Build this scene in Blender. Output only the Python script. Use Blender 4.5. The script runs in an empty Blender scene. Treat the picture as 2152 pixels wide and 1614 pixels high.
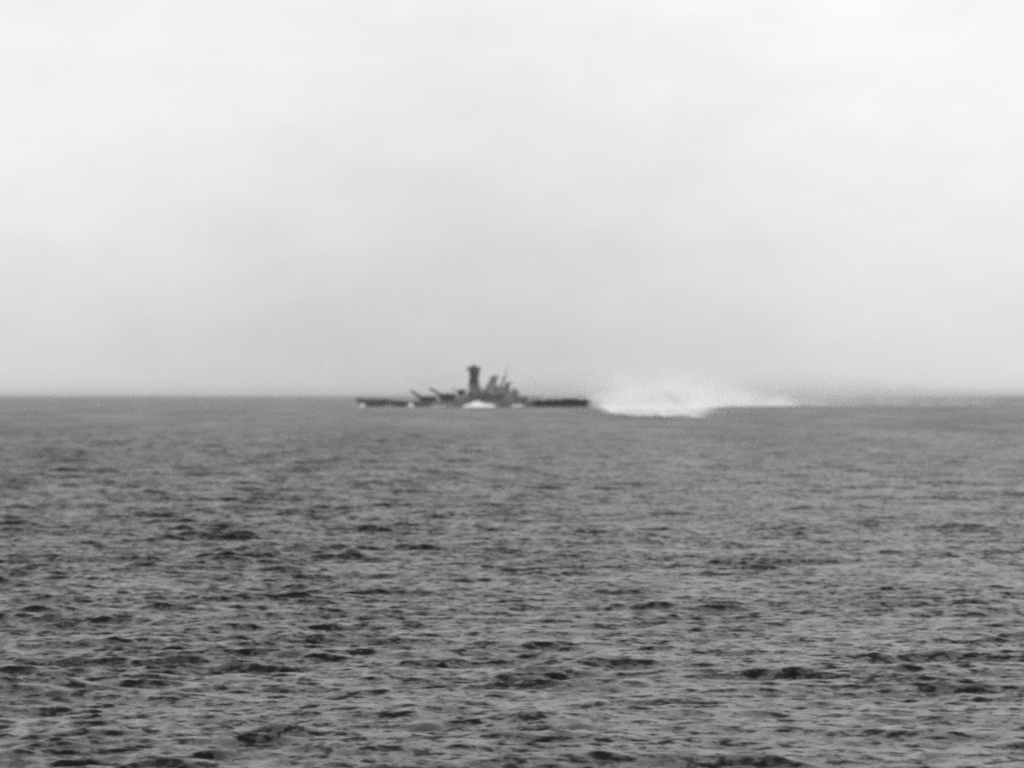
import bpy, bmesh, math, random
import numpy as np
from mathutils import Vector, Matrix

S = bpy.context.scene
COL = S.collection
R = math.radians
random.seed(7)
rng = np.random.default_rng(41)

# ------------------------------------------------------------------ camera
CAM_H = 13.4                       # deck height of the ship the picture is taken from
HALF = R(7.0)                      # half the horizontal field of view
FPX = 1076.0 / math.tan(HALF)      # focal length in photograph pixels (2152 wide)
cd = bpy.data.cameras.new('camera')
cam = bpy.data.objects.new('camera', cd)
COL.objects.link(cam)
cd.sensor_width = 36.0
cd.lens = 18.0 / math.tan(HALF)
cam.location = (0, 0, CAM_H)
cam.rotation_euler = (R(90 + 0.150), 0, 0)
cd.clip_start = 0.5
cd.clip_end = 250000
cd.dof.use_dof = True
cd.dof.focus_distance = 188.0
cd.dof.aperture_fstop = 0.60
S.camera = cam

# ------------------------------------------------------------------ sky, sun, exposure
SUN_EL, SUN_AZ = R(44), R(152)     # azimuth clockwise from the viewing direction (+Y)
w = bpy.data.worlds.new('World')
S.world = w
w.use_nodes = True
nt = w.node_tree
for n in list(nt.nodes):
    nt.nodes.remove(n)


def node(t, kind, **kw):
    n = t.nodes.new(kind)
    for k, v in kw.items():
        setattr(n, k, v)
    return n


def math_(t, op, a, b=None, c=None, clamp=False):
    n = t.nodes.new('ShaderNodeMath')
    n.operation = op
    n.use_clamp = clamp
    for i, v in enumerate((a, b, c)):
        if v is None:
            continue
        if isinstance(v, (int, float)):
            n.inputs[i].default_value = v
        else:
            t.links.new(v, n.inputs[i])
    return n.outputs[0]


def ramp(t, fac, stops, interp='EASE'):
    n = t.nodes.new('ShaderNodeValToRGB')
    n.color_ramp.interpolation = interp
    el = n.color_ramp.elements
    while len(el) < len(stops):
        el.new(0.5)
    for e, (p, v) in zip(el, stops):
        e.position = p
        e.color = (v, v, v, 1)
    t.links.new(fac, n.inputs[0])
    return n.outputs[0]


sky = node(nt, 'ShaderNodeTexSky')
sky.sky_type = 'NISHITA'
sky.sun_disc = False
sky.sun_elevation = SUN_EL
sky.sun_rotation = SUN_AZ
sky.air_density, sky.dust_density = 1.0, 3.0
sky_bw = node(nt, 'ShaderNodeRGBToBW')
nt.links.new(sky.outputs[0], sky_bw.inputs[0])
tc = node(nt, 'ShaderNodeTexCoord')
sep = node(nt, 'ShaderNodeSeparateXYZ')
nt.links.new(tc.outputs['Generated'], sep.inputs[0])
elev = math_(nt, 'ARCSINE', sep.outputs[2])
azim = math_(nt, 'ARCTAN2', sep.outputs[0], sep.outputs[1])
# a veil of overcast that is greyer low down and clearer higher up
veil = ramp(nt, math_(nt, 'DIVIDE', elev, 0.4, clamp=True),
            [(0.0, 6.9), (0.03, 7.1), (0.10, 7.9), (0.18, 8.7), (0.24, 9.0), (0.32, 9.1), (0.6, 8.7), (1.0, 7.6)], 'LINEAR')
# (colour ramps clamp nothing here: the values are linear radiance divided by ten below)
mp = node(nt, 'ShaderNodeMapping')
mp.inputs['Scale'].default_value = (7, 7, 16)
mp.inputs['Location'].default_value = (2.3, 0.4, 0.0)
nt.links.new(tc.outputs['Generated'], mp.inputs[0])
cl = node(nt, 'ShaderNodeTexNoise')
cl.inputs['Scale'].default_value = 1.0
cl.inputs['Detail'].default_value = 5.0
cl.inputs['Roughness'].default_value = 0.5
nt.links.new(mp.outputs[0], cl.inputs[0])
mp2 = node(nt, 'ShaderNodeMapping')
mp2.inputs['Scale'].default_value = (30, 30, 64)
nt.links.new(tc.outputs['Generated'], mp2.inputs[0])
cl2 = node(nt, 'ShaderNodeTexNoise')
cl2.inputs['Scale'].default_value = 1.0
cl2.inputs['Detail'].default_value = 6.0
cl2.inputs['Roughness'].default_value = 0.62
nt.links.new(mp2.outputs[0], cl2.inputs[0])
# broad soft cloud banks all round the horizon, plus mottling
bank = math_(nt, 'COSINE', math_(nt, 'MULTIPLY', azim, 24.0))
low = math_(nt, 'SUBTRACT', 1.0, math_(nt, 'MULTIPLY', elev, 10.0), clamp=True)
fac = math_(nt, 'MULTIPLY_ADD', math_(nt, 'MULTIPLY', bank, math_(nt, 'POWER', low, 0.7)), -0.092, 1.0)
fac = math_(nt, 'ADD', fac, math_(nt, 'MULTIPLY', math_(nt, 'SINE', math_(nt, 'MULTIPLY', azim, 13.0)), 0.032))
fac = math_(nt, 'ADD', fac, math_(nt, 'MULTIPLY_ADD', cl.outputs[0], 0.16, -0.08))
fac = math_(nt, 'ADD', fac, math_(nt, 'MULTIPLY_ADD', cl2.outputs[0], 0.20, -0.10))
# the low overcast thins out overhead, where the plain sky takes over
thin = ramp(nt, math_(nt, 'DIVIDE', elev, 1.5708, clamp=True), [(0.0, 1.0), (0.22, 1.0), (0.7, 0.36), (1.0, 0.28)])
over = math_(nt, 'MULTIPLY', math_(nt, 'MULTIPLY', math_(nt, 'MULTIPLY', veil, fac), thin), 0.1)
bg1 = node(nt, 'ShaderNodeBackground')
nt.links.new(over, bg1.inputs[0])
bg1.inputs[1].default_value = 0.93
bg2 = node(nt, 'ShaderNodeBackground')
nt.links.new(sky_bw.outputs[0], bg2.inputs[0])
bg2.inputs[1].default_value = 0.02
addw = node(nt, 'ShaderNodeAddShader')
nt.links.new(bg1.outputs[0], addw.inputs[0])
nt.links.new(bg2.outputs[0], addw.inputs[1])
outw = node(nt, 'ShaderNodeOutputWorld')
nt.links.new(addw.outputs[0], outw.inputs[0])

sd = bpy.data.lights.new('sun', 'SUN')
sd.energy = 1.7
sd.angle = R(14)
sd.color = (1, 1, 1)               # the photograph is black and white film
sun = bpy.data.objects.new('sun', sd)
COL.objects.link(sun)
sv = Vector((math.sin(SUN_AZ) * math.cos(SUN_EL), math.cos(SUN_AZ) * math.cos(SUN_EL), math.sin(SUN_EL)))
sun.rotation_euler = sv.to_track_quat('Z', 'Y').to_euler()

vs = S.view_settings
S.display_settings.display_device = 'sRGB'
vs.view_transform = 'Standard'
vs.look = 'None'
vs.exposure = 0.0
vs.gamma = 1.0
vs.use_curve_mapping = False
S.render.engine = 'CYCLES'
S.cycles.max_bounces = 8
S.cycles.volume_bounces = 6
S.cycles.use_denoising = False
S.cycles.sample_clamp_direct = 4.0
S.cycles.pixel_filter_type = 'BLACKMAN_HARRIS'
S.cycles.filter_width = 2.2
S.cycles.volume_step_rate = 1.0

# ------------------------------------------------------------------ materials


def new_mat(name):
    m = bpy.data.materials.new(name)
    m.use_nodes = True
    t = m.node_tree
    for n in list(t.nodes):
        t.nodes.remove(n)
    o = t.nodes.new('ShaderNodeOutputMaterial')
    return m, t, o


def paint(name, value, var=0.25, rough=0.6, scale=0.35, alt=None, split=None):
    """Weathered navy paint. alt/split: a second base tone aft of the given ship-length position."""
    m, t, o = new_mat(name)
    b = t.nodes.new('ShaderNodeBsdfPrincipled')
    tcn = t.nodes.new('ShaderNodeTexCoord')
    mpn = t.nodes.new('ShaderNodeMapping')
    mpn.inputs['Scale'].default_value = (1.0, 1.0, 0.25)
    t.links.new(tcn.outputs['Object'], mpn.inputs[0])
    nz = t.nodes.new('ShaderNodeTexNoise')
    nz.inputs['Scale'].default_value = scale
    nz.inputs['Detail'].default_value = 6
    t.links.new(mpn.outputs[0], nz.inputs[0])
    f = math_(t, 'MULTIPLY_ADD', nz.outputs[0], 2 * var, 1 - var)
    if alt is None:
        v = math_(t, 'MULTIPLY', f, value)
    else:
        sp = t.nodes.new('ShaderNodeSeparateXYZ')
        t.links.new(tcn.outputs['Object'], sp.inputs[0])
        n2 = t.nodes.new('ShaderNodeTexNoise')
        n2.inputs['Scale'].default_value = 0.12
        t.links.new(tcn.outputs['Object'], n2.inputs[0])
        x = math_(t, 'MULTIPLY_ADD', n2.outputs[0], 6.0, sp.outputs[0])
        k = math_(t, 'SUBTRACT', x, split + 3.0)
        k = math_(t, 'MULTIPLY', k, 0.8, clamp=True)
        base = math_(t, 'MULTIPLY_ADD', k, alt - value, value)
        v = math_(t, 'MULTIPLY', base, f)
    t.links.new(v, b.inputs['Base Color'])
    b.inputs['Roughness'].default_value = rough
    t.links.new(b.outputs[0], o.inputs[0])
    return m


M_HULL = paint('hull_paint', 0.10, alt=0.012, split=66.0)  # hull tone turns darker aft of the split
M_DARK = paint('dark_grey_paint', 0.012, 0.3)
M_TOWER = paint('tower_paint', 0.03, 0.3)
M_GREY = paint('mid_grey_paint', 0.12, 0.3)
M_PALE = paint('pale_grey_paint', 0.17, 0.3)
M_DECK = paint('deck_planking', 0.09, 0.3, 0.8, 1.2)
M_BLACK = paint('black_metal', 0.015, 0.2, 0.5)
M_GLASS = paint('bridge_glass', 0.01, 0.1, 0.08)


def foam_material(name, cover, scale, streak=1.0, hard=5.0):
    m, t, o = new_mat(name)
    b = t.nodes.new('ShaderNodeBsdfPrincipled')
    b.inputs['Base Color'].default_value = (0.86, 0.86, 0.86, 1)
    b.inputs['Roughness'].default_value = 0.9
    g = t.nodes.new('ShaderNodeNewGeometry')
    mpn = t.nodes.new('ShaderNodeMapping')
    mpn.inputs['Scale'].default_value = (1, 1.0 / streak, 1)
    t.links.new(g.outputs['Position'], mpn.inputs[0])
    nz = t.nodes.new('ShaderNodeTexNoise')
    nz.inputs['Scale'].default_value = scale
    nz.inputs['Detail'].default_value = 6
    nz.inputs['Roughness'].default_value = 0.62
    t.links.new(mpn.outputs[0], nz.inputs[0])
    at = t.nodes.new('ShaderNodeAttribute')
    at.attribute_name = 'cover'
    a = math_(t, 'ADD', math_(t, 'SUBTRACT', nz.outputs[0], 0.5), at.outputs['Fac'])
    a = math_(t, 'SUBTRACT', a, 1.0 - cover)
    a = math_(t, 'MULTIPLY', a, hard, clamp=True)
    tr = t.nodes.new('ShaderNodeBsdfTransparent')
    mx = t.nodes.new('ShaderNodeMixShader')
    t.links.new(a, mx.inputs[0])
    t.links.new(tr.outputs[0], mx.inputs[1])
    t.links.new(b.outputs[0], mx.inputs[2])
    t.links.new(mx.outputs[0], o.inputs[0])
    return m


M_FOAM = foam_material('churned_foam', 0.55, 0.25)
M_WAKE = foam_material('wake_foam', 0.58, 0.13, 50.0, 2.2)


def water_material():
    m, t, o = new_mat('sea_water')
    b = t.nodes.new('ShaderNodeBsdfPrincipled')
    b.inputs['IOR'].default_value = 1.333
    b.inputs['Base Color'].default_value = (0.002, 0.002, 0.002, 1)
    g = t.nodes.new('ShaderNodeNewGeometry')
    at = t.nodes.new('ShaderNodeAttribute')
    at.attribute_name = 'lod'
    lod = at.outputs['Fac']

    def jitter(scale, detail, rough, amp, sx=1.0, sy=1.0, rot=0.0):
        mpn = t.nodes.new('ShaderNodeMapping')
        mpn.inputs['Scale'].default_value = (sx, sy, 1)
        mpn.inputs['Rotation'].default_value = (0, 0, rot)
        t.links.new(g.outputs['Position'], mpn.inputs[0])
        nz = t.nodes.new('ShaderNodeTexNoise')
        nz.inputs['Scale'].default_value = scale
        nz.inputs['Detail'].default_value = detail
        nz.inputs['Roughness'].default_value = rough
        t.links.new(mpn.outputs[0], nz.inputs[0])
        v = t.nodes.new('ShaderNodeVectorMath')
        v.operation = 'SUBTRACT'
        t.links.new(nz.outputs['Color'], v.inputs[0])
        v.inputs[1].default_value = (0.5, 0.5, 0.5)
        s = t.nodes.new('ShaderNodeVectorMath')
        s.operation = 'SCALE'
        t.links.new(v.outputs[0], s.inputs[0])
        if isinstance(amp, (int, float)):
            s.inputs['Scale'].default_value = amp
        else:
            t.links.new(amp, s.inputs['Scale'])
        z = t.nodes.new('ShaderNodeVectorMath')
        z.operation = 'MULTIPLY'
        t.links.new(s.outputs[0], z.inputs[0])
        z.inputs[1].default_value = (0.8, 1.0, 0.0)
        return z.outputs[0]

    # cat's-paws: patches where the breeze roughens the surface more
    mpn = t.nodes.new('ShaderNodeMapping')
    mpn.inputs['Scale'].default_value = (1 / 22.0, 1 / 60.0, 1)
    mpn.inputs['Rotation'].default_value = (0, 0, 0.3)
    t.links.new(g.outputs['Position'], mpn.inputs[0])
    gz = t.nodes.new('ShaderNodeTexNoise')
    gz.inputs['Scale'].default_value = 1.0
    gz.inputs['Detail'].default_value = 3
    t.links.new(mpn.outputs[0], gz.inputs[0])
    gust = math_(t, 'MULTIPLY_ADD', gz.outputs[0], 1.6, 0.2)
    near = math_(t, 'MULTIPLY', gust, RIPPLE)
    far = math_(t, 'MULTIPLY', math_(t, 'MULTIPLY', lod, gust), FARSLOPE)
    a = jitter(1.0, 3, 0.6, near, 1.4, 1.5, 0.2)
    c = jitter(1.0, 5, 0.6, far, 0.16, 0.3, -0.15)
    s1 = t.nodes.new('ShaderNodeVectorMath')
    s1.operation = 'ADD'
    t.links.new(a, s1.inputs[0])
    t.links.new(c, s1.inputs[1])
    s2 = t.nodes.new('ShaderNodeVectorMath')
    s2.operation = 'ADD'
    t.links.new(g.outputs['Normal'], s2.inputs[0])
    t.links.new(s1.outputs[0], s2.inputs[1])
    nn = t.nodes.new('ShaderNodeVectorMath')
    nn.operation = 'NORMALIZE'
    t.links.new(s2.outputs[0], nn.inputs[0])
    t.links.new(nn.outputs[0], b.inputs['Normal'])
    # wider wind streaks that show as faint bands far out
    mpb = t.nodes.new('ShaderNodeMapping')
    mpb.inputs['Scale'].default_value = (1 / 45.0, 1 / 420.0, 1)
    mpb.inputs['Rotation'].default_value = (0, 0, 0.12)
    t.links.new(g.outputs['Position'], mpb.inputs[0])
    bz = t.nodes.new('ShaderNodeTexNoise')
    bz.inputs['Scale'].default_value = 1.0
    bz.inputs['Detail'].default_value = 5
    bz.inputs['Roughness'].default_value = 0.65
    t.links.new(mpb.outputs[0], bz.inputs[0])
    band = math_(t, 'MULTIPLY', math_(t, 'SUBTRACT', bz.outputs[0], 0.5), math_(t, 'MULTIPLY_ADD', lod, 0.36, 0.06))
    rr = math_(t, 'ADD', math_(t, 'MULTIPLY_ADD', lod, 0.13, 0.2), band)
    t.links.new(rr, b.inputs['Roughness'])
    t.links.new(b.outputs[0], o.inputs[0])
    return m


RIPPLE, FARSLOPE = 1.7, 0.7

# ------------------------------------------------------------------ sea: one sheet to the horizon
NW = 190
lam = np.exp(rng.uniform(math.log(0.62), math.log(14.0), NW))
lam[:14] = np.exp(rng.uniform(math.log(16), math.log(70.0), 14))
k_ = 2 * math.pi / lam
spread = np.where(lam > 8, 0.45, np.where(lam > 2.5, 0.42, 0.72))
ang = -math.pi / 2 + 0.22 + rng.normal(0, 1, NW) * spread
slope = math.sqrt(2 * 0.084 / NW) * rng.uniform(0.6, 1.3, NW)
slope *= np.where(lam > 3.2, (3.2 / lam) ** 0.7, 1.0)
slope[:14] = 0.011
amp = slope / k_
dxw, dyw = np.cos(ang), np.sin(ang)
pha = rng.uniform(0, 2 * math.pi, NW)
# each train comes in groups: a slow envelope across and along its direction
ek = k_ / rng.uniform(3.0, 6.0, NW)
ea = rng.uniform(0, 2 * math.pi, NW)
edx, edy, eph = np.cos(ea), np.sin(ea), rng.uniform(0, 2 * math.pi, NW)


def envelope(i, x, y):
    g = 0.5 + 0.5 * np.cos(ek[i] * (edx[i] * x + edy[i] * y) + eph[i])
    calm = 1.0 - 0.24 * np.tanh((x - 4) / 25.0) if lam[i] < 9 else 1.0      # the breeze is fresher to the left
    # patches of steeper chop a few boat-lengths across
    p = 0.5 + 0.25 * np.sin(x / 3.1 + 1.7 * np.sin(y / 23.0)) + 0.25 * np.sin(y / 11.0 + 1.3 * np.sin(x / 7.0) + 2.0)
    return (0.25 + 1.25 * g * g) * calm * (0.72 + 0.56 * p)



def row_list():
    d, rows = 112.0, []
    while d < 90000:
        rows.append(d)
        if d < 320:
            d += 0.28
        elif d < 1500:
            d += d / 1100.0
        elif d < 5000:
            d += d / 700.0
        elif d < 12000:
            d += d / 300.0
        else:
            d += d / 20.0
    return np.array(rows)


def sea_build():
    rows = row_list()
    steps = np.gradient(rows)
    inner = np.array([2.0, 15, 35, 55, 75, 98])
    allr = np.concatenate([inner, rows])
    alls = np.concatenate([np.full(6, 1e6), steps])
    fine = np.linspace(-R(8.3), R(8.3), 400)
    coarse = np.linspace(R(8.3), 2 * math.pi - R(8.3), 26)[1:-1]
    az = np.concatenate([fine, coarse])
    nr, nc = len(allr), len(az)
    RR, AA = np.meshgrid(allr, az, indexing='ij')
    X0 = RR * np.sin(AA)
    Y0 = RR * np.cos(AA)
    X, Y, Z = X0.copy(), Y0.copy(), np.zeros_like(X0)
    edge = np.clip((R(8.3) - np.abs(fine)) / R(0.5), 0, 1)
    nf = len(fine)
    kept = np.zeros(nr)
    tot = float((slope ** 2).sum())
    for i in range(NW):
        wt = np.clip((lam[i] / alls - 1.9) / 1.6, 0, 1)
        wt[:6] = 0
        kept += wt * slope[i] ** 2
        sel = np.nonzero(wt > 0)[0]
        if len(sel) == 0:
            continue
        a, b = sel[0], sel[-1] + 1
        ph = k_[i] * (dxw[i] * X0[a:b, :nf] + dyw[i] * Y0[a:b, :nf]) + pha[i]
        A = (amp[i] * wt[a:b])[:, None] * edge[None, :] * envelope(i, X0[a:b, :nf], Y0[a:b, :nf])
        Z[a:b, :nf] += A * np.cos(ph)
        q = A * np.sin(ph) * 0.6
        X[a:b, :nf] -= q * dxw[i]
        Y[a:b, :nf] -= q * dyw[i]
    # a few single steep swells that stand out of the chop: (x, distance, half width, length, height)
    for px_, d_, wx, lm, a_ in ((14.2, 199, 4.2, 5.0, 0.34), (18.5, 203, 1.6, 3.4, 0.2), (-9.2, 165, 1.6, 3.8, 0.30),
                                (-12.0, 168, 1.1, 2.8, 0.2), (28.8, 264, 2.2, 4.2, 0.26), (14.6, 245, 3.0, 4.4, 0.22),
                                (7.6, 402, 3.2, 5.2, 0.30), (-25.0, 203, 1.6, 3.6, 0.22), (-6.8, 402, 2.4, 4.6, 0.26),
                                (9.8, 152, 1.8, 2.6, 0.13), (-1.2, 222, 1.6, 3.6, 0.22)):
        rs = np.nonzero(np.abs(allr - d_) < lm * 2.5)[0]
        a, b = rs[0], rs[-1] + 1
        ex, ey = X0[a:b, :nf] - px_, Y0[a:b, :nf] - d_
        ey = ey + 0.35 * np.sin(ex * 1.3 / wx * 2) * lm * 0.3
        Z[a:b, :nf] += a_ * np.exp(-(ex / wx) ** 2 - (ey / (lm * 0.75)) ** 2) * np.cos(2 * math.pi / lm * ey)
    lodv = np.repeat((1 - kept / tot)[:, None], nc, 1)
    lodv[:, nf:] = 1.0
    co = np.stack([X, Y, Z], -1).reshape(-1, 3)
    idx = np.arange(nr * nc).reshape(nr, nc)
    nxt = np.roll(idx, -1, axis=1)
    quads = np.stack([idx[:-1], nxt[:-1], nxt[1:], idx[1:]], -1).reshape(-1, 4)
    quads = quads[:, ::-1]
    centre = len(co)
    co = np.vstack([co, [[0, 0, 0]]])
    tris = np.stack([np.full(nc, centre), nxt[0], idx[0]], -1)
    me = bpy.data.meshes.new('sea')
    me.vertices.add(len(co))
    me.vertices.foreach_set('co', co.astype(np.float32).ravel())
    nl = quads.size + tris.size
    me.loops.add(nl)
    me.loops.foreach_set('vertex_index', np.concatenate([quads.ravel(), tris.ravel()]).astype(np.int32))
    npoly = len(quads) + len(tris)
    me.polygons.add(npoly)
    ls = np.concatenate([np.arange(len(quads)) * 4, quads.size + np.arange(len(tris)) * 3])
    me.polygons.foreach_set('loop_start', ls.astype(np.int32))
    me.polygons.foreach_set('use_smooth', np.ones(npoly, dtype=bool))
    me.update(calc_edges=True)
    at = me.attributes.new('lod', 'FLOAT', 'POINT')
    at.data.foreach_set('value', np.concatenate([lodv.ravel(), [1.0]]).astype(np.float32))
    o = bpy.data.objects.new('sea', me)
    COL.objects.link(o)
    o['kind'] = 'structure'
    o['label'] = 'open grey sea with short choppy waves reaching to the hazy horizon'
    o['category'] = 'sea'
    me.materials.append(water_material())
    return o


sea = sea_build()


def sea_z(x, y):
    d = np.hypot(x, y)
    step = np.where(d < 320, 0.28, np.where(d < 1500, d / 1100, np.where(d < 5000, d / 700, np.where(d < 12000, d / 300, d / 20))))
    z = np.zeros_like(d)
    for i in range(NW):
        wt = np.clip((lam[i] / step - 1.9) / 1.6, 0, 1)
        z += amp[i] * wt * envelope(i, x, y) * np.cos(k_[i] * (dxw[i] * x + dyw[i] * y) + pha[i])
    return z


# ------------------------------------------------------------------ mesh helpers
class MB:
    """Collects solids into ONE mesh object."""

    def __init__(self):
        self.v, self.f = [], []

    def add(self, verts, faces):
        o = len(self.v)
        self.v += [tuple(p) for p in verts]
        self.f += [tuple(i + o for i in f) for f in faces]
        return self

    def loft(self, rings, cap=True):
        n = len(rings[0])
        verts = [p for r in rings for p in r]
        faces = []
        for a in range(len(rings) - 1):
            for i in range(n):
                j = (i + 1) % n
                faces.append((a * n + i, a * n + j, (a + 1) * n + j, (a + 1) * n + i))
        if cap:
            faces.append(tuple(range(n))[::-1])
            faces.append(tuple((len(rings) - 1) * n + i for i in range(n)))
        return self.add(verts, faces)

    def box(self, x0, x1, y0, y1, z0, z1, tx=0.0, ty=0.0, ch=0.0):
        """Box with optional inward taper of its top and chamfered plan corners."""
        def ring(a, b, c, d, z):
            if ch <= 0:
                return [(a, c, z), (b, c, z), (b, d, z), (a, d, z)]
            h = min(ch, (b - a) * 0.4, (d - c) * 0.4)
            return [(a + h, c, z), (b - h, c, z), (b, c + h, z), (b, d - h, z),
                    (b - h, d, z), (a + h, d, z), (a, d - h, z), (a, c + h, z)]
        return self.loft([ring(x0, x1, y0, y1, z0), ring(x0 + tx, x1 - tx, y0 + ty, y1 - ty, z1)])

    def tube(self, p, q, r0, r1=None, n=10):
        p, q = Vector(p), Vector(q)
        r1 = r0 if r1 is None else r1
        d = (q - p).normalized()
        u = d.cross(Vector((0, 0, 1)) if abs(d.z) < 0.9 else Vector((1, 0, 0))).normalized()
        v = d.cross(u)
        rings = []
        for c, r in ((p, r0), (q, r1)):
            rings.append([c + (u * math.cos(t) + v * math.sin(t)) * r
                          for t in (2 * math.pi * i / n for i in range(n))])
        return self.loft(rings)

    def lathe(self, c, prof, n=20, sx=1.0, sy=1.0, lean=0.0):
        rings = []
        for r, z in prof:
            rings.append([(c[0] + lean * (z - prof[0][1]) + r * sx * math.cos(2 * math.pi * i / n),
                           c[1] + r * sy * math.sin(2 * math.pi * i / n), c[2] + z) for i in range(n)])
        return self.loft(rings)

    def build(self, name, mat, parent=None, smooth=False, loc=None):
        me = bpy.data.meshes.new(name)
        me.from_pydata(self.v, [], self.f)
        bm = bmesh.new()
        bm.from_mesh(me)
        bmesh.ops.recalc_face_normals(bm, faces=bm.faces)
        if smooth:
            for f in bm.faces:
                f.smooth = True
            for e in bm.edges:
                if len(e.link_faces) == 2 and e.calc_face_angle(0) > R(35):
                    e.smooth = False
        bm.to_mesh(me)
        bm.free()
        me.materials.append(mat)
        o = bpy.data.objects.new(name, me)
        COL.objects.link(o)
        if parent:
            o.parent = parent
        if loc:
            o.location = loc
        return o


# ------------------------------------------------------------------ battleship (bow towards -X)
MPP = 0.529                                    # metres per photograph pixel at the ship
SHIP_D = MPP * FPX
SHIP_X = (994.7 - 1076) * MPP
ship = bpy.data.objects.new('battleship', None)
COL.objects.link(ship)
ship.location = (SHIP_X, SHIP_D, 0)
ship['label'] = 'dark grey battleship steaming left with raised guns, tall bridge tower and raked funnel'
ship['category'] = 'warship'

L = 131.0


def lerp_tab(tab, x):
    for (a, p), (b, q) in zip(tab, tab[1:]):
        if x <= b:
            u = (x - a) / (b - a)
            u = max(0.0, min(1.0, u))
            u = u * u * (3 - 2 * u) * 0.4 + u * 0.6
            return p + (q - p) * u
    return tab[-1][1]


DECK = [(-131, 9.7), (-117, 8.8), (-103, 8.1), (-90, 7.1), (-76, 5.9), (-60, 6.1), (-20, 6.8), (40, 6.9),
        (62, 6.9), (80, 7.6), (95, 8.2), (110, 8.7), (122, 8.2), (131, 7.2)]
BEAM = [(-131, 0.5), (-120, 4.6), (-105, 8.2), (-85, 12.6), (-60, 16.6), (-30, 19.2), (10, 19.4), (50, 18.6),
        (80, 16.2), (100, 13.0), (115, 9.6), (125, 6.2), (131, 2.6)]
WLB = [(-131, 0.3), (-118, 1.7), (-105, 4.2), (-85, 9.0), (-60, 14.8), (-30, 19.0), (10, 19.4), (50, 18.0),
       (80, 13.6), (100, 9.4), (115, 5.6), (125, 2.6), (131, 0.5)]


def hull():
    xs = [-131 + 262 * i / 64 for i in range(65)]
    rings = []
    for x in xs:
        zd, bd, bw = lerp_tab(DECK, x), lerp_tab(BEAM, x), lerp_tab(WLB, x)
        half = []
        for u in (0, 0.12, 0.28, 0.5, 0.75, 1.0):
            z = -3.5 + (zd + 3.5) * u
            t_ = max(0.0, z / zd) if zd > 0 else 0
            b = bw + (bd - bw) * t_ ** 1.6
            if z < 0:
                b = bw * (1 + 0.04 * z)
            rake = 0.0
            if x < -110:
                rake = (1 - u) * 5.5 * ((-110 - x) / 21.0) ** 1.5      # raked, flared stem
            if x > 112:
                rake = -(1 - u) * 7.0 * ((x - 112) / 19.0) ** 1.5      # overhanging round stern
            half.append((x + rake, b, z))
        rings.append([(p[0], -p[1], p[2]) for p in half] + [(p[0], p[1], p[2]) for p in half[::-1]])
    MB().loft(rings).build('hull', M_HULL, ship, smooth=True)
    # planked weather deck, a shade above the hull top
    rings = []
    for x in xs[1:-1]:
        zd, bd = lerp_tab(DECK, x), lerp_tab(BEAM, x) - 0.35
        rings.append([(x, -bd, zd + 0.02), (x, bd, zd + 0.02), (x, bd * 0.6, zd + 0.22), (x, -bd * 0.6, zd + 0.22)])
    MB().loft(rings).build('deck', M_DECK, ship)
    for s in (-1, 1):
        rail = MB()
        pts = [(x, s * (lerp_tab(BEAM, x) - 0.25), lerp_tab(DECK, x)) for x in xs[1:-1]]
        for p in pts[::2]:
            rail.tube(p, (p[0], p[1], p[2] + 1.1), 0.05, n=5)
        for p, q in zip(pts, pts[1:]):
            rail.tube((p[0], p[1], p[2] + 1.1), (q[0], q[1], q[2] + 1.1), 0.04, n=4)
        rail.build('guard_rail', M_DARK, ship)
        an = MB()
        an.tube((-119, s * 4.4, 7.0), (-119, s * 4.3, 4.2), 0.28)
        an.box(-120.4, -117.6, min(s * 4.1, s * 4.7), max(s * 4.1, s * 4.7), 3.8, 4.4, 0.3)
        an.build('anchor', M_BLACK, ship)
        # belt armour edge along the waterline
        belt = []
        for x in [-70 + 140 * i / 24 for i in range(25)]:
            b = lerp_tab(WLB, x)
            y0, y1 = b - 0.2, b + 0.45
            belt.append([(x, s * y0, 0.2), (x, s * y1, 0.2), (x, s * y1, 2.1), (x, s * y0, 2.6)])
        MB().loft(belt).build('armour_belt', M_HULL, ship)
    MB().tube((-129, 0, 9.6), (-129.6, 0, 15.0), 0.12, 0.06).build('jackstaff', M_DARK, ship)
    MB().tube((129, 0, 7.0), (130.4, 0, 12.2), 0.12, 0.06).build('flagstaff', M_DARK, ship)
    bw = MB()                                                        # V-shaped breakwater on the foredeck
    for s in (-1, 1):
        bw.loft([[(-100, 0, 7.9), (-99.6, 0, 7.9), (-99.6, 0, 9.4), (-100, 0, 9.4)],
                 [(-93, s * 9.4, 7.2), (-92.6, s * 9.4, 7.2), (-92.6, s * 9.4, 8.4), (-93, s * 9.4, 8.4)]])
    bw.build('breakwater', M_GREY, ship)


hull()


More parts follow.
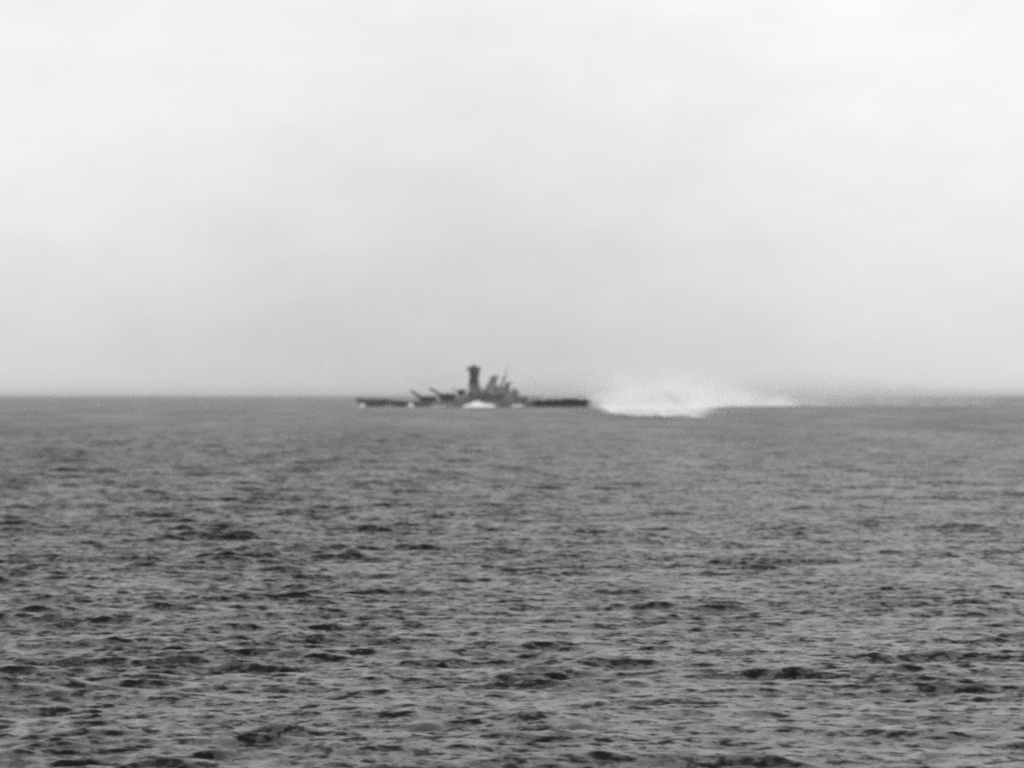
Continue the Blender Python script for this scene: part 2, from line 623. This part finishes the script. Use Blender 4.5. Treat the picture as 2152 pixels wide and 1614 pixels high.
def turret(name, x, zbase, train, elev_deg, length, width, height, barrel_len, cal, spacing, mat, rng_len=0.0, drop=3.0):
    """A gun house on its barbette with three barrels; train in degrees from dead ahead (-X)."""
    hb = MB()
    r = width * 0.52
    hb.lathe((0, 0, -drop), [(r, 0), (r, drop - 0.35), (r * 0.96, drop - 0.05)], 28)
    b = hb.build('barbette', M_DARK, ship, smooth=True, loc=(x, 0, zbase))
    h = MB()
    f, k = -length * 0.52, length * 0.48
    wd = width / 2
    lo = [(f, -wd * 0.52, 0), (f + length * 0.22, -wd, 0), (k - length * 0.18, -wd, 0), (k, -wd * 0.62, 0),
          (k, wd * 0.62, 0), (k - length * 0.18, wd, 0), (f + length * 0.22, wd, 0), (f, wd * 0.52, 0)]
    mid = [(p[0] * 1.0, p[1] * 1.03, height * 0.35) for p in lo]
    hi = []
    for p in lo:
        sl = 1.0 if p[0] > f + 0.1 else 0.62
        hi.append((p[0] * (sl if p[0] < 0 else 0.97), p[1] * 0.9, height * (0.80 if p[0] < f + 0.1 else 1.0)))
    h.loft([lo, mid, hi])
    t_ = h.build('gun_turret', mat, ship, loc=(x, 0, zbase))
    t_.rotation_euler = (0, 0, -R(train))
    e = R(elev_deg)
    for j in (-1, 0, 1):
        bb = MB()
        p = Vector((f * 0.78, j * spacing, height * 0.5))
        d = Vector((-math.cos(e), 0, math.sin(e)))
        bb.tube(p, p + d * barrel_len * 0.42, cal * 1.45, cal * 1.2, 14)
        bb.tube(p + d * barrel_len * 0.42, p + d * barrel_len * 0.95, cal * 1.08, cal * 0.72, 14)
        bb.tube(p + d * barrel_len * 0.95, p + d * barrel_len, cal * 0.84, cal * 0.84, 14)
        bb.build('gun_barrel', mat, t_, smooth=True)
        bl = MB()
        bl.tube(p - d * 0.5, p + d * 1.6, cal * 2.0, cal * 1.7, 12)
        bl.build('blast_bag', M_BLACK, t_, smooth=True)
    if rng_len:
        rf = MB()
        rf.tube((k * 0.62, -rng_len / 2, height * 0.78), (k * 0.62, rng_len / 2, height * 0.78), 0.75, n=12)
        for s in (-1, 1):
            rf.box(k * 0.62 - 0.9, k * 0.62 + 0.9, s * rng_len / 2 - 0.6, s * rng_len / 2 + 0.6, height * 0.55, height * 1.02)
        rf.build('turret_rangefinder', mat, t_)
    hat = MB()
    hat.lathe((k * 0.25, 0, height), [(0.9, -0.1), (0.9, 0.7), (0.6, 0.95)], 12)
    hat.build('hatch', mat, t_)
    return t_


# main battery: two turrets forward (the second superfiring), one aft
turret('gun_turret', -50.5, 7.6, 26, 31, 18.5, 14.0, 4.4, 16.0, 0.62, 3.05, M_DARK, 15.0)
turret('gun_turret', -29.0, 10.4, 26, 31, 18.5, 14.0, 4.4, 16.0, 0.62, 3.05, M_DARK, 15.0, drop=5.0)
turret('gun_turret', 52.0, 8.6, 176, 4, 18.5, 14.0, 4.2, 18.5, 0.62, 3.05, M_GREY, 15.0, drop=3.0)
# secondary triple turrets, superfiring over the main ones
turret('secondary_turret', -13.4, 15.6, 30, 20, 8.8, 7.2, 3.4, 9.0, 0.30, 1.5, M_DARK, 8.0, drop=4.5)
turret('secondary_turret', 41.5, 13.6, 165, 10, 8.0, 7.0, 3.0, 9.0, 0.30, 1.5, M_GREY, 8.0, drop=4.0)


def superstructure():
    # stepped deckhouses amidships
    d1 = MB()
    d1.box(-22, 46, -13.2, 13.2, 6.6, 10.2, 0.8, 0.6, 2.0)
    d1.box(-17, 37, -10.8, 10.8, 10.2, 13.2, 0.6, 0.4, 2.0)
    d1.build('deckhouse', M_GREY, ship)
    d2 = MB()
    d2.box(-8, 26, -9.0, 9.0, 13.2, 16.8, 0.8, 0.5, 2.0)
    d2.box(-4.5, 15, -7.0, 7.0, 16.8, 19.4, 0.6, 0.4, 1.6)
    d2.box(-6.2, 9.6, -6.4, 6.4, 19.4, 22.0, 0.7, 0.5, 1.4)
    d2.box(-5.4, 8.0, -5.8, 5.8, 22.0, 25.0, 0.8, 0.5, 1.4)
    d2.build('deckhouse', M_GREY, ship)
    d3 = MB()
    d3.box(26, 44, -7.5, 7.5, 10.2, 14.2, 1.4, 0.6, 1.8)
    d3.box(29, 41, -5.5, 5.5, 13.2, 17.2, 1.5, 0.6, 1.4)
    d3.box(23, 38.5, -4.6, 4.6, 13.2, 23.2, 2.6, 0.6, 1.2)
    d3.build('aft_deckhouse', M_GREY, ship)
    sp = MB()                                    # sponson shelf for the anti-aircraft guns
    for s in (-1, 1):
        y0, y1 = sorted((s * 10.6, s * 15.6))
        sp.box(-7, 35, y0, y1, 10.3, 10.9, 0, 0, 1.2)
        sp.box(-2, 30, *sorted((s * 9.2, s * 13.0)), 13.3, 13.9, 0, 0, 1.2)
    sp.build('gun_platform', M_PALE, ship)
    for s in (-1, 1):
        for x in (-15, -9.5, 4, 11.5, 19, 29):
            MB().box(x, x + 0.9, *sorted((s * 13.0, s * 13.35)), 6.9, 8.9).build('door', M_BLACK, ship)


superstructure()


def gun_mount(x, y, z, s, tr):
    m = MB()
    m.lathe((0, 0, 0), [(1.9, 0), (1.9, 0.7), (1.5, 0.9)], 14)
    m.box(-1.6, 1.5, -1.3, 1.3, 0.9, 2.5, 0.25, 0.15, 0.5)
    o = m.build('gun_mount', M_TOWER, ship, loc=(x, y, z))
    o.rotation_euler = (0, 0, tr)
    for j in (-0.42, 0.42):
        MB().tube((-1.2, j, 1.9), (-1.2 - 3.6, j, 1.9 + 2.8), 0.14, 0.10, 8).build('gun_barrel', M_BLACK, o)
    return o


for s in (-1, 1):
    for x in (-1.5, 6.5, 14.5):
        gun_mount(x, s * 11.6, 13.9, s, R(60) * -s * -1)
    for x in (3.0, 12.0, 21.0):
        gun_mount(x, s * 14.2, 10.9, s, R(45) * s)
    for x in (29.5, 33.0):
        gun_mount(x, s * 13.2, 10.9, s, R(150) * s)


def bridge_tower():
    x0 = 0.6
    b = MB()
    # tall enclosed tower: wide foot, waist, wider bridge levels, wide crown
    secs = [(19.2, -5.6, 6.4, 5.6), (22.6, -5.2, 5.6, 5.2), (25.0, -5.9, 5.6, 4.9), (29.0, -5.6, 5.4, 4.7),
            (33.5, -4.6, 5.6, 4.5), (37.0, -4.8, 6.0, 4.6), (40.0, -6.0, 6.8, 4.8), (41.6, -4.8, 5.6, 4.0)]
    rings = []
    for z, a, c, w_ in secs:
        n = 18
        cx, rx = (a + c) / 2, (c - a) / 2
        rings.append([(x0 + cx + rx * math.copysign(abs(math.cos(t)) ** 0.75, math.cos(t)),
                       w_ * math.copysign(abs(math.sin(t)) ** 0.75, math.sin(t)), z)
                      for t in (2 * math.pi * i / n for i in range(n))])
    b.loft(rings)
    t_ = b.build('bridge_tower', M_TOWER, ship, smooth=True)
    for z, e, mt in ((24.8, 1.35, M_TOWER), (28.8, 1.25, M_TOWER), (36.2, 1.2, M_TOWER)):
        p = MB()
        p.lathe((x0 + 0.1, 0, z), [(5.2 * e * 0.8, 0), (5.2 * e * 0.86, 0.35), (5.2 * e * 0.86, 1.3), (5.2 * e * 0.8, 1.35)],
                22, 1.0, 1.05)
        p.build('bridge_platform', mt, t_, smooth=True)
    for z, w_ in ((31.0, 5.0), (38.6, 5.2)):
        for i in range(-3, 4):
            a = math.pi + i * 0.26
            cx, cy = x0 - 0.05 + w_ * 0.98 * math.cos(a), w_ * 1.04 * math.sin(a)
            MB().box(cx - 0.32, cx + 0.32, cy - 0.32, cy + 0.32, z, z + 1.1).build('bridge_window', M_GLASS, t_)
        for s in (-1, 1):
            for i in range(4):
                xx = x0 - 2.2 + i * 1.3
                MB().box(xx, xx + 0.8, *sorted((s * 4.0, s * 4.75)), z, z + 1.0).build('bridge_window', M_GLASS, t_)
    # main rangefinder trained on the beam, so its long arms lie fore and aft
    r = MB()
    r.lathe((x0, 0, 41.4), [(4.8, 0), (4.8, 2.6), (3.8, 3.4)], 20)
    r.tube((x0 - 7.7, -0.3, 42.8), (x0 + 7.7, -0.3, 42.8), 1.35, n=14)
    for s in (-1, 1):
        r.box(x0 + s * 6.9 - 1.2, x0 + s * 6.9 + 1.2, -1.9, 1.1, 41.3, 44.3, 0.1, 0.1, 0.3)
    r.build('rangefinder', M_TOWER, t_)
    d = MB()
    d.lathe((x0, 0, 44.2), [(2.3, 0), (2.3, 1.6), (1.5, 2.4)], 16)
    d.tube((x0 + 0.2, 0, 45.2), (x0 + 0.4, 0, 49.0), 0.14, 0.08, 6)
    d.build('director', M_TOWER, t_)
    for s in (-1, 1):
        a = MB()                                   # radar frames each side of the crown
        a.box(x0 - 0.9, x0 + 0.9, *sorted((s * 4.3, s * 4.6)), 43.4, 45.6)
        a.tube((x0, s * 3.0, 42.4), (x0, s * 4.4, 44.2), 0.12, n=6)
        a.build('radar_frame', M_TOWER, t_)
        b_ = MB()
        b_.lathe((x0 + 1.5, s * 6.6, 20.0), [(1.6, 0), (1.6, 2.6), (1.1, 3.1)], 14)
        b_.tube((x0 - 1.0, s * 6.6, 22.2), (x0 + 4.0, s * 6.6, 22.2), 0.35, n=8)
        b_.build('secondary_director', M_TOWER, t_)


bridge_tower()


def funnel():
    x0 = 17.0
    f = MB()
    rings = []
    for z, cx, rx, ry in ((13.2, 0.0, 8.2, 6.2), (17.0, 0.5, 7.0, 5.6), (20.5, 1.8, 6.2, 5.0), (25.0, 3.7, 5.1, 4.6),
                          (30.0, 5.4, 4.3, 4.4), (33.4, 6.6, 4.1, 4.2)):
        rings.append([(x0 + cx + rx * math.cos(2 * math.pi * i / 26), ry * math.sin(2 * math.pi * i / 26), z) for i in range(26)])
    f.loft(rings)
    o = f.build('funnel', M_PALE, ship, smooth=True)
    c = MB()
    rings = []
    for z, cx, r in ((33.3, 6.6, 1.15), (34.6, 7.0, 1.15), (34.6, 7.0, 1.0), (33.6, 6.7, 1.0)):
        rings.append([(x0 + cx + 3.7 * r * math.cos(2 * math.pi * i / 26), 4.1 * r * math.sin(2 * math.pi * i / 26), z) for i in range(26)])
    c.loft(rings)
    c.build('funnel_cap', M_BLACK, o, smooth=True)
    for s in (-1, 1):
        for k in range(2):
            p = MB()
            p.tube((x0 - 3 + k * 5, s * 5.4, 17), (x0 + 2.4 + k * 3.4, s * 4.6, 31.5), 0.32, 0.3, 8)
            p.build('steam_pipe', M_GREY, o)
        sl = MB()
        sl.box(x0 - 3.5 + (3 if s > 0 else 0), x0 - 0.5 + (3 if s > 0 else 0), *sorted((s * 6.6, s * 9.0)), 16.8, 17.4)
        sl.lathe((x0 - 2 + (3 if s > 0 else 0), s * 7.8, 17.4), [(0.3, 0), (0.3, 0.6), (0.9, 0.7), (0.9, 2.0)], 12)
        sl.build('searchlight', M_PALE, o)


funnel()


def mast():
    m = MB()
    m.tube((29.5, 0, 15.5), (37.2, 0, 41.0), 0.75, 0.42, 10)
    for s in (-1, 1):
        m.tube((25.5, s * 3.8, 15.5), (35.8, s * 0.3, 36.5), 0.5, 0.34, 8)
    o = m.build('mainmast', M_TOWER, ship)
    t_ = MB()
    t_.tube((37.0, 0, 40.5), (38.6, 0, 48.0), 0.3, 0.12, 8)
    t_.build('topmast', M_TOWER, o)
    for z, x, l in ((35.5, 35.6, 6.5), (40.6, 37.1, 4.5)):
        y = MB()
        y.tube((x, -l, z + 0.5), (x, l, z + 0.5), 0.2, n=6)
        y.build('yard', M_TOWER, o)
    g = MB()
    g.tube((33.4, 0, 28.5), (40.5, 0, 36.0), 0.18, 0.1, 6)
    g.build('gaff', M_TOWER, o)
    pl = MB()
    pl.lathe((34.4, 0, 31.4), [(1.7, 0), (2.1, 0.4), (2.1, 1.4)], 12)
    pl.build('lookout_platform', M_TOWER, o)
    a = MB()                                     # aft fire-control position, raked in against the mast
    a.loft([[(31 + sx, -sy, 16), (31 + 9 - sx * 0, -sy, 16), (40, sy, 16), (31 + sx, sy, 16)] for sx, sy in ((0, 3.4),)]
           + [[(36.4, -2.1, 25.0), (40.4, -2.1, 25.0), (40.4, 2.1, 25.0), (36.4, 2.1, 25.0)]])
    a.lathe((38.6, 0, 25.0), [(2.6, 0), (2.6, 1.8), (1.9, 2.5)], 16)
    a.tube((33.6, -0.2, 26.3), (43.6, -0.2, 26.3), 0.62, n=10)
    a.build('aft_director', M_TOWER, ship)
    b = MB()                                     # lower after control position
    b.box(40.5, 51.6, -3.6, 3.6, 12.8, 19.0, 2.6, 0.5, 0.8)
    b.lathe((45.4, 0, 19.0), [(1.8, 0), (1.8, 1.4), (1.2, 2.0)], 14)
    b.build('control_position', M_GREY, ship)
    rg = MB()                                    # rigging from tower to mast and down to the stern
    for p, q in (((1.0, 0, 48.0), (38.2, 0, 46.0)), ((38.4, 0, 46.5), (100, 0, 9.0)), ((0.4, 0, 42.0), (-100, 0, 9.5))):
        rg.tube(p, q, 0.05, n=4)
    rg.build('rigging', M_BLACK, ship)


mast()


def stern_gear():
    c = MB()
    c.tube((124, 3.2, 7.4), (124, 3.2, 11.5), 0.5, 0.4, 8)
    c.tube((124, 3.2, 11.3), (114, 3.2, 13.6), 0.32, 0.2, 8)
    c.tube((124, 3.2, 12.8), (114, 3.2, 13.8), 0.08, n=5)
    c.build('aircraft_crane', M_DARK, ship)
    for s in (-1, 1):
        k = MB()
        k.lathe((108, s * 8.0, 7.9), [(1.4, 0), (1.4, 0.7)], 12)
        k.box(99, 117, s * 8.0 - 0.7, s * 8.0 + 0.7, 8.7, 9.5)
        k.build('catapult', M_DARK, ship)
        for x in (72, 84):
            g = MB()
            g.lathe((0, 0, 0), [(1.7, 0), (1.7, 0.8), (1.0, 1.0), (0.8, 1.8)], 12)
            g.tube((0, 0, 1.5), (2.2, 0, 2.9), 0.12, n=6)
            g.build('light_gun', M_DARK, ship, loc=(x, s * 9.5, lerp_tab(DECK, x) + 0.1))
    for x in (-88, -80, 66, 92):
        v = MB()
        v.lathe((x, 2.5, lerp_tab(DECK, x)), [(0.8, 0), (0.8, 1.5), (1.2, 1.6), (1.0, 2.1)], 12)
        v.build('ventilator', M_GREY if x < 60 else M_DARK, ship)
    for s in (-1, 1):
        MB().lathe((-108, s * 2.2, 8.3), [(0.9, 0), (0.7, 0.6), (0.9, 1.2)], 12).build('capstan', M_GREY, ship)


stern_gear()

# ------------------------------------------------------------------ foam and wake


def vnoise(x, y, seed):
    """Smooth value noise in numpy."""
    r_ = np.random.default_rng(seed)
    tab = r_.uniform(0, 1, (256, 256))
    xi, yi = np.floor(x).astype(int), np.floor(y).astype(int)
    fx, fy = x - xi, y - yi
    fx, fy = fx * fx * (3 - 2 * fx), fy * fy * (3 - 2 * fy)
    a, b = tab[xi % 256, yi % 256], tab[(xi + 1) % 256, yi % 256]
    c, d = tab[xi % 256, (yi + 1) % 256], tab[(xi + 1) % 256, (yi + 1) % 256]
    return (a * (1 - fx) + b * fx) * (1 - fy) + (c * (1 - fx) + d * fx) * fy


def fbm(x, y, seed, o=3):
    t_, a, s = 0, 0.5, 0
    for i in range(o):
        t_ = t_ + a * vnoise(x * 2 ** i, y * 2 ** i, seed + i)
        s += a
        a *= 0.5
    return t_ / s


def grid_object(name, X, Y, Z, C, mat, keep=None):
    n, m = X.shape
    idx = np.arange(n * m).reshape(n, m)
    q = np.stack([idx[:-1, :-1], idx[1:, :-1], idx[1:, 1:], idx[:-1, 1:]], -1).reshape(-1, 4)
    cc = C.ravel()
    q = q[cc[q].max(1) > 0.02]
    used = np.unique(q)
    remap = np.full(n * m, -1)
    remap[used] = np.arange(len(used))
    co = np.stack([X, Y, Z], -1).reshape(-1, 3)[used]
    me = bpy.data.meshes.new(name)
    me.from_pydata(co.tolist(), [], remap[q].tolist())
    for p in me.polygons:
        p.use_smooth = True
    at = me.attributes.new('cover', 'FLOAT', 'POINT')
    at.data.foreach_set('value', cc[used].astype(np.float32))
    me.materials.append(mat)
    o = bpy.data.objects.new(name, me)
    COL.objects.link(o)
    return o


def side_foam(label, xa, xb, top, reach, seed, peak=0.4, cover=1.0):
    """A heap of broken water thrown up along the port side, spilling towards the viewer."""
    nx, ny = 60, 46
    u = np.linspace(0, 1, nx)[:, None] * np.ones((1, ny))
    v = np.linspace(0, 1, ny)[None, :] * np.ones((nx, 1))
    xs = xa + (xb - xa) * u
    hullb = np.vectorize(lambda x: lerp_tab(WLB, float(x)))(np.clip(xs, -131, 131))
    out = -1.5 + (6 * v + (reach - 6) * v ** 3)
    ys = -(hullb + out)
    bell = np.clip(np.where(u < peak, u / peak, (1 - u) / (1 - peak)), 0, 1)
    bell = bell * bell * (3 - 2 * bell)
    nzv = fbm(u * 9, v * 4, seed)
    Z = top * bell * np.exp(-(v * 2.6) ** 2) * (0.15 + 1.7 * nzv) + 0.45
    wx, wy = xs + SHIP_X, ys + SHIP_D
    Z = Z + sea_z(wx, wy)
    C = cover * np.clip(bell * 1.5, 0, 1) * np.clip((1 - v) * 2.2, 0, 1) * (0.3 + 1.0 * fbm(u * 9, v * 5, seed + 9))
    C[0, :] = C[-1, :] = 0
    C[:, -1] = 0
    o = grid_object('foam', wx, wy, Z, C, M_FOAM)
    o['kind'] = 'stuff'
    o['label'] = label
    o['category'] = 'foam'
    return o


side_foam('small white bow wave breaking under the stem of the battleship', -130, -116, 3.6, 60, 3)
side_foam('round white splash of foam below the forward turret', -76, -63, 5.2, 120, 5, 0.5)
side_foam('long bright white wave of foam along the hull below the bridge tower', -17, 37, 4.8, 520, 7, 0.36, 1.7)
side_foam('thin white foam line along the hull below the after turret', 34, 64, 2.6, 120, 11, 0.5, 0.8)
side_foam('broken foam streaks along the hull below the superfiring turret', -62, -12, 1.9, 60, 17, 0.6, 0.75)
side_foam('faint foam streak along the foredeck waterline', -104, -84, 1.6, 60, 13, 0.5, 0.7)


def px_line(pts):
    """Plan-view outline vertices given as (metres right of the sight line, metres away)."""
    return pts


def wake():
    # churned water astern: the ship has just turned, so the trail swings towards the viewer
    ds = np.concatenate([np.linspace(2020, 3300, 90), np.linspace(3320, 4900, 70)])
    left = np.interp(ds, [2080, 2200, 2500, 2750, 3300, 3900, 4400, 4640, 4900], [78, 71, 58, 55, 63, 71, 79, 86, 94])
    right = np.interp(ds, [2080, 2200, 2500, 2750, 3300, 3900, 4400, 4640, 4900], [108, 112, 129, 144, 176, 206, 244, 268, 292])
    nx = 90
    u = np.linspace(-0.12, 1.12, nx)[None, :] * np.ones((len(ds), 1))
    X = left[:, None] + (right - left)[:, None] * u
    Y = ds[:, None] * np.ones((1, nx))
    jag = fbm(X / 6.0, Y / 700.0, 23, 3)
    fine = fbm(X / 3.0, Y / 120.0, 31, 3)
    e = np.minimum(u, 1 - u)
    C = np.clip(np.where(u > 0.5, e * 2.8 + 0.3, e * 6 + 0.25), 0, 1)
    near_edge = 2300 - 330 * np.clip(u, 0, 1) + 1300 * np.clip((jag - 0.5) * 3.2, 0, 1) + 120 * fine
    C *= np.clip((Y - near_edge) / 260.0, 0, 1)
    C *= np.clip((4900 - Y) / 150.0, 0, 1)
    C *= 0.46 + 0.36 * jag + 0.45 * fine
    dens = np.interp(ds, [2080, 2700, 3600, 4300, 4900], [0.98, 0.92, 0.95, 1.2, 1.2])
    C *= dens[:, None]
    C[0, :] = C[-1, :] = 0
    C[:, 0] = C[:, -1] = 0
    Z = sea_z(X, Y) + 0.7 + 0.9 * fine * np.clip(C, 0, 1)
    o = grid_object('wake', X, Y, Z, C, M_WAKE)
    o['kind'] = 'stuff'
    o['label'] = 'broad white churned wake curving away astern of the battleship'
    o['category'] = 'wake'
    # outer arm of the wake: a long low line of breaking water running right
    xs = np.linspace(190, 420, 120)
    vs_ = np.linspace(0, 1, 14)
    X = xs[None, :] * np.ones((14, 1))
    U = (xs[None, :] - 190) / 230 * np.ones((14, 1))
    Y = 4560 + vs_[:, None] * 120 + U * 60
    V = vs_[:, None] * np.ones((1, 120))
    hump = np.sin(math.pi * V)
    br = fbm(X / 24.0, V * 2, 51, 3)
    C = hump * np.clip(1.3 - 1.1 * U, 0, 1) * (0.6 + 1.0 * br)
    C[0, :] = C[-1, :] = 0
    C[:, 0] = C[:, -1] = 0
    Z = sea_z(X, Y) + 0.5 + 1.8 * hump * br * (1 - 0.6 * U)
    o = grid_object('wake', X, Y, Z, C, M_FOAM)
    o['kind'] = 'stuff'
    o['label'] = 'thin white line of breaking water trailing right from the wake'
    o['category'] = 'wake'


wake()


def whitecap(x, d, wdt, seed, label):
    n = 16
    u = np.linspace(-1, 1, n)[:, None] * np.ones((1, n))
    v = np.linspace(-1, 1, n)[None, :] * np.ones((n, 1))
    X, Y = x + u * wdt / 2, d + v * wdt * 1.6
    r2 = u * u + v * v
    C = np.clip(1.25 - r2 * 1.4, 0, 1) * (0.5 + fbm(u * 3 + 5, v * 3 + 5, seed))
    C[0, :] = C[-1, :] = 0
    C[:, 0] = C[:, -1] = 0
    Z = sea_z(X, Y) + 0.12 + 0.12 * fbm(u * 4 + 9, v * 4 + 9, seed + 2)
    o = grid_object('whitecap', X, Y, Z, C, M_FOAM)
    o['kind'] = 'stuff'
    o['label'] = label
    o['category'] = 'whitecap'


whitecap((812 - 1076) / FPX * 352, 352, 0.42, 61, 'tiny white breaking crest among dark waves left of centre')

# ------------------------------------------------------------------ spray thrown up astern (a soft cloud)


def mist_cloud(name, label, x0, x1, prof, wid, seed, density, behind=6):
    """Closed lumpy body along +X holding a soft noisy volume. prof: (u, height, radius_y)."""
    n, k = 40, 24
    verts_rings = []
    r_ = random.Random(seed)
    lump = [[r_.uniform(0.9, 1.1) for _ in range(k)] for _ in range(n)]
    for i in range(n):
        u = i / (n - 1)
        h = np.interp(u, [p[0] for p in prof], [p[1] for p in prof])
        rad = np.interp(u, [p[0] for p in prof], [p[2] for p in prof])
        x = (x1 - x0) * u
        ring = []
        for j in range(k):
            t_ = 2 * math.pi * j / k
            q = lump[i][j]
            z = max(0.7, h * q * math.sin(t_)) if math.sin(t_) > 0 else 0.7
            ring.append((x, rad * q * math.cos(t_), z))
        verts_rings.append(ring)
    mb = MB().loft(verts_rings)
    m, t, o = new_mat(name + '_volume')
    pv = t.nodes.new('ShaderNodeVolumePrincipled')
    pv.inputs['Color'].default_value = (0.97, 0.97, 0.97, 1)
    pv.inputs['Anisotropy'].default_value = 0.0
    tcn = t.nodes.new('ShaderNodeTexCoord')
    sp = t.nodes.new('ShaderNodeSeparateXYZ')
    t.links.new(tcn.outputs['Object'], sp.inputs[0])
    u = math_(t, 'DIVIDE', sp.outputs[0], x1 - x0)
    hm = max(p[1] for p in prof)
    ym = max(p[2] for p in prof)
    hr = ramp(t, u, [(min(1, p[0]), p[1] / hm * 0.9) for p in prof], 'LINEAR')
    yr = ramp(t, u, [(min(1, p[0]), p[2] / ym * 0.9) for p in prof], 'LINEAR')
    zz = math_(t, 'DIVIDE', math_(t, 'DIVIDE', sp.outputs[2], hm), hr)
    yy = math_(t, 'DIVIDE', math_(t, 'DIVIDE', sp.outputs[1], ym), yr)
    rr = math_(t, 'ADD', math_(t, 'MULTIPLY', zz, zz), math_(t, 'MULTIPLY', yy, yy))
    fall = math_(t, 'POWER', math_(t, 'SUBTRACT', 1.0, rr, clamp=True), 1.3)
    mpn = t.nodes.new('ShaderNodeMapping')
    mpn.inputs['Scale'].default_value = (0.035, 0.03, 0.035)
    mpn.inputs['Location'].default_value = (seed, seed * 0.3, 0)
    t.links.new(tcn.outputs['Object'], mpn.inputs[0])
    nz = t.nodes.new('ShaderNodeTexNoise')
    nz.inputs['Scale'].default_value = 1.0
    nz.inputs['Detail'].default_value = 4
    t.links.new(mpn.outputs[0], nz.inputs[0])
    nn = math_(t, 'MULTIPLY', math_(t, 'SUBTRACT', nz.outputs[0], 0.35), 3.0, clamp=True)
    along = ramp(t, u, wid, 'LINEAR')
    dd = math_(t, 'MULTIPLY', math_(t, 'MULTIPLY', fall, nn), math_(t, 'MULTIPLY', along, density))
    t.links.new(dd, pv.inputs['Density'])
    t.links.new(pv.outputs[0], o.inputs['Volume'])
    ob = mb.build(name, m, None, loc=(x0 + SHIP_X, SHIP_D + behind, 0))
    ob['kind'] = 'stuff'
    ob['label'] = label
    ob['category'] = 'spray'
    return ob


mist_cloud('spray_cloud', 'bright white cloud of spray billowing up behind the stern', 126, 400,
           [(0.0, 11, 16), (0.06, 20, 24), (0.17, 34, 28), (0.30, 33, 30), (0.55, 27, 28), (0.8, 20, 22), (1.0, 8, 10)],
           [(0.0, 1.0), (0.3, 1.0), (0.55, 0.55), (0.75, 0.3), (1.0, 0.05)], 3, 0.42)
mist_cloud('smoke_haze', 'thin pale drifting smoke hanging low over the sea right of the wake', 8, 640,
           [(0.0, 24, 20), (0.1, 50, 40), (0.3, 56, 60), (0.6, 48, 60), (0.85, 30, 50), (1.0, 10, 20)],
           [(0.0, 0.7), (0.1, 1.0), (0.4, 1.0), (0.7, 0.5), (1.0, 0.1)], 9, 0.085, 95)

# ------------------------------------------------------------------ sea haze
hb = MB().box(-95000, 95000, -95000, 95000, -3.0, 66.0)
m, t, o = new_mat('haze_air')
pv = t.nodes.new('ShaderNodeVolumePrincipled')
pv.inputs['Color'].default_value = (0.96, 0.96, 0.96, 1)
pv.inputs['Density'].default_value = 1.8e-5
t.links.new(pv.outputs[0], o.inputs['Volume'])
haze = hb.build('haze', m)
haze['kind'] = 'stuff'
